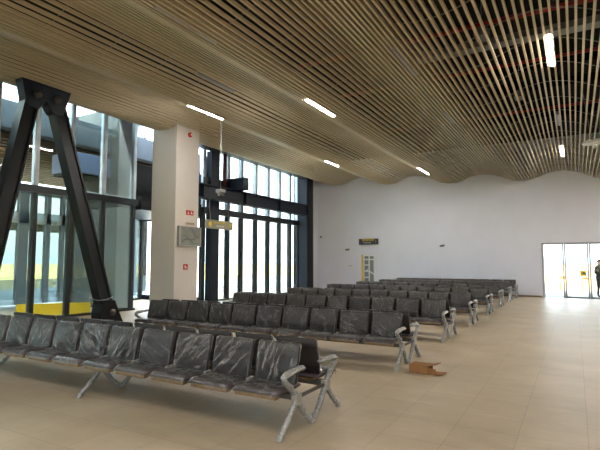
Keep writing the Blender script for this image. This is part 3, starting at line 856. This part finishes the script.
# invented walkway standing in for reflections in the left glass: posts, beams, frosted band, slatted soffit
wk = thing('reflection_walkway', 'made-up walkway with grey posts, in place of reflections in the left glass wall', 'walkway', (-18.5, 7, 0))
def wl(x0, x1, y0, y1, z0, z1, mb=None): return (mb or MB()).box(x0 + 18.5, x1 + 18.5, y0 - 7, y1 - 7, z0, z1)
for y, w in ((-1, .4), (2.4, .5), (5.8, .5), (10.75, .38), (11.75, .18), (12.4, .14), (14.6, .3), (16.2, .2)):
    wl(-18.6, -18.4, y - w / 2, y + w / 2, 0, 4.3).build('post', M['outgrey'], wk)
wl(-18.6, -18.4, -3, 12.5, 3.12, 3.55).build('frosted_band', M['milky'], wk)
wl(-18.9, -18.3, -3, 17, 4.3, 4.6).build('header_beam', M['outgrey'], wk)
wl(-21.5, -21.0, -3, 19, 3.0, 3.5).build('rear_beam', M['outbeige'], wk)
wl(-18.52, -18.48, -3, 17, .2, 4.3).build('glass_pane', M['smoked'], wk)  # tint deepened to dim the sky beyond
wl(-18.52, -18.48, -3, 17, 0, .95).build('frosted_skirt', M['milky'], wk)
mb = MB(); x = -22
while x < -14.6: wl(x, x + .14, -3, 17, 5.33, 5.5, mb); x += .42
mb.build('reflected_slats', M['soffit'], wk)  # stands in for the hall ceiling reflected in the glass
wl(-22.2, -14.5, -3, 17.2, 5.5, 5.62).build('roof_deck', M['deck'], wk)
wl(-22.2, -14.5, -3, 17.2, 5.62, 6.45).build('roof_fascia', M['fascia'], wk)
for y in (1, 5, 9, 13):
    wl(-14.75, -14.55, y - .1, y + .1, 5.9, 7.1).build('parapet_post', M['outgrey'], wk)
wl(-14.75, -14.55, -3, 17, 7.0, 7.15).build('parapet_rail', M['outgrey'], wk)
du = wl(-15.7, -14.5, 10.05, 12.2, 4.66, 5.35).build('ventilation_duct', M['outblue'], wk, .02)
du['label'] = 'blue-grey ventilation duct under the made-up walkway roof'
wl(-15.65, -14.55, 10.1, 12.15, 4.6, 4.66).build('base', M['steel'], du)
wl(-15.72, -14.48, 11.1, 11.2, 4.64, 5.35).build('flange', M['outgrey'], du)
wl(-16.3, -16.2, 6.6, 8.4, 5.28, 5.34).build('reflected_lamp', M['led_on'], wk)  # glowing strip in place of a reflected hall light
yb = thing('yellow_hoarding', 'low yellow hoarding board standing outside behind the left glass', 'barrier', (-14.6, 8.4, -.05))
MB().bar((0, 0, .2), (1.25, 1.62, .2), .05, .40).build('board', M['yellow'], yb)
for t_ in (.1, .9): MB().bar((1.25 * t_ - .05, 1.62 * t_ + .04, .2), (1.25 * t_ - .05, 1.62 * t_ + .04, .0), .06, .06).build('stake', M['signdark'], yb)
# barriers beyond the doors
for (x, y, lb) in ((-.85, 34, 'orange and white barrier post outside, seen through the leftmost glass door'), (.35, 33, 'orange and white barrier post outside, seen through the middle glass door')):
    t = thing('barrier_post', lb, 'barrier post', (x, y, -.32), 0, 'barrier posts outside')
    MB().tube([(0, 0, .1), (0, 0, 1.1)], .05, 10).build('post', M['orange'], t); MB().tube([(0, 0, 0), (0, 0, .1)], [.2, .12], 12).build('base', M['signdark'], t)
    MB().box(-.02, .35, -.03, .03, .9, 1.05).build('arm', M['orange'], t)

# ------------------------------------------------------------------ light
w = bpy.data.worlds.new('sky'); SC.world = w; w.use_nodes = True
nt = w.node_tree; nt.nodes.clear()
bg = N(nt, 'ShaderNodeBackground', Strength=7.0); bg.inputs['Color'].default_value = (.80, .91, 1.0, 1)
wo = N(nt, 'ShaderNodeOutputWorld'); nt.links.new(bg.outputs[0], wo.inputs['Surface'])
# overcast sky: paler and brighter overhead than at the horizon
tcw = N(nt, 'ShaderNodeTexCoord'); sx = N(nt, 'ShaderNodeSeparateXYZ'); mr = N(nt, 'ShaderNodeMapRange')
mr.inputs['From Min'].default_value = 0; mr.inputs['From Max'].default_value = .8
mr.inputs['To Min'].default_value = 1.9; mr.inputs['To Max'].default_value = 6.5
nt.links.new(tcw.outputs['Generated'], sx.inputs[0]); nt.links.new(sx.outputs['Z'], mr.inputs['Value']); nt.links.new(mr.outputs[0], bg.inputs['Strength'])

def portal(name, loc, rot, sx, sy):
    l = bpy.data.lights.new(name, 'AREA'); l.shape = 'RECTANGLE'; l.size = sx; l.size_y = sy; l.cycles.is_portal = True
    o = bpy.data.objects.new(name, l); o.location = loc; o.rotation_euler = rot; COL.objects.link(o)
portal('daylight_portal', (XF - .3, 10, 3.6), (0, -PI / 2, 0), 7.2, 26)
portal('daylight_portal', (2.4, YF - .3, 1.55), (PI / 2, 0, 0), 10.4, 2.1)
portal('daylight_portal', (1.1, YB + .4, 1.25), (-PI / 2, 0, 0), 5, 2.5)

# ------------------------------------------------------------------ camera
f, vpx, vpy, H = 480.0, 575.0, 262.0, 1.62
pitch = math.atan((vpy - 225) / f)
fw_up = Vector((0, math.cos(pitch), math.sin(pitch)))          # world up in camera coords (x right, y up, z forward)
yd = Vector((vpx - 300, -(vpy - 225), f)).normalized()
yd = (yd - fw_up * yd.dot(fw_up)).normalized()
xd = fw_up.cross(yd)
if xd.x < 0: xd = -xd
# camera axes in world
right = Vector((xd.x, yd.x, fw_up.x)); up = Vector((xd.y, yd.y, fw_up.y)); fwd = Vector((xd.z, yd.z, fw_up.z))
cam = bpy.data.cameras.new('camera'); co = bpy.data.objects.new('camera', cam); COL.objects.link(co)
R = Matrix((right, up, -fwd)).transposed().to_4x4()
co.matrix_world = Matrix.Translation((0, 0, H)) @ R
cam.sensor_fit = 'HORIZONTAL'; cam.sensor_width = 36; cam.lens = f / 600 * 36; cam.clip_end = 2000; cam.clip_start = .05
SC.camera = co

SC.view_settings.view_transform = 'Standard'; SC.view_settings.look = 'None'; SC.view_settings.gamma = 1
SC.view_settings.use_curve_mapping = False; SC.view_settings.exposure = 2.08
SC.cycles.max_bounces = 10; SC.cycles.diffuse_bounces = 6; SC.cycles.glossy_bounces = 4; SC.cycles.transparent_max_bounces = 24
SC.cycles.use_denoising = True; SC.cycles.sample_clamp_indirect = 8
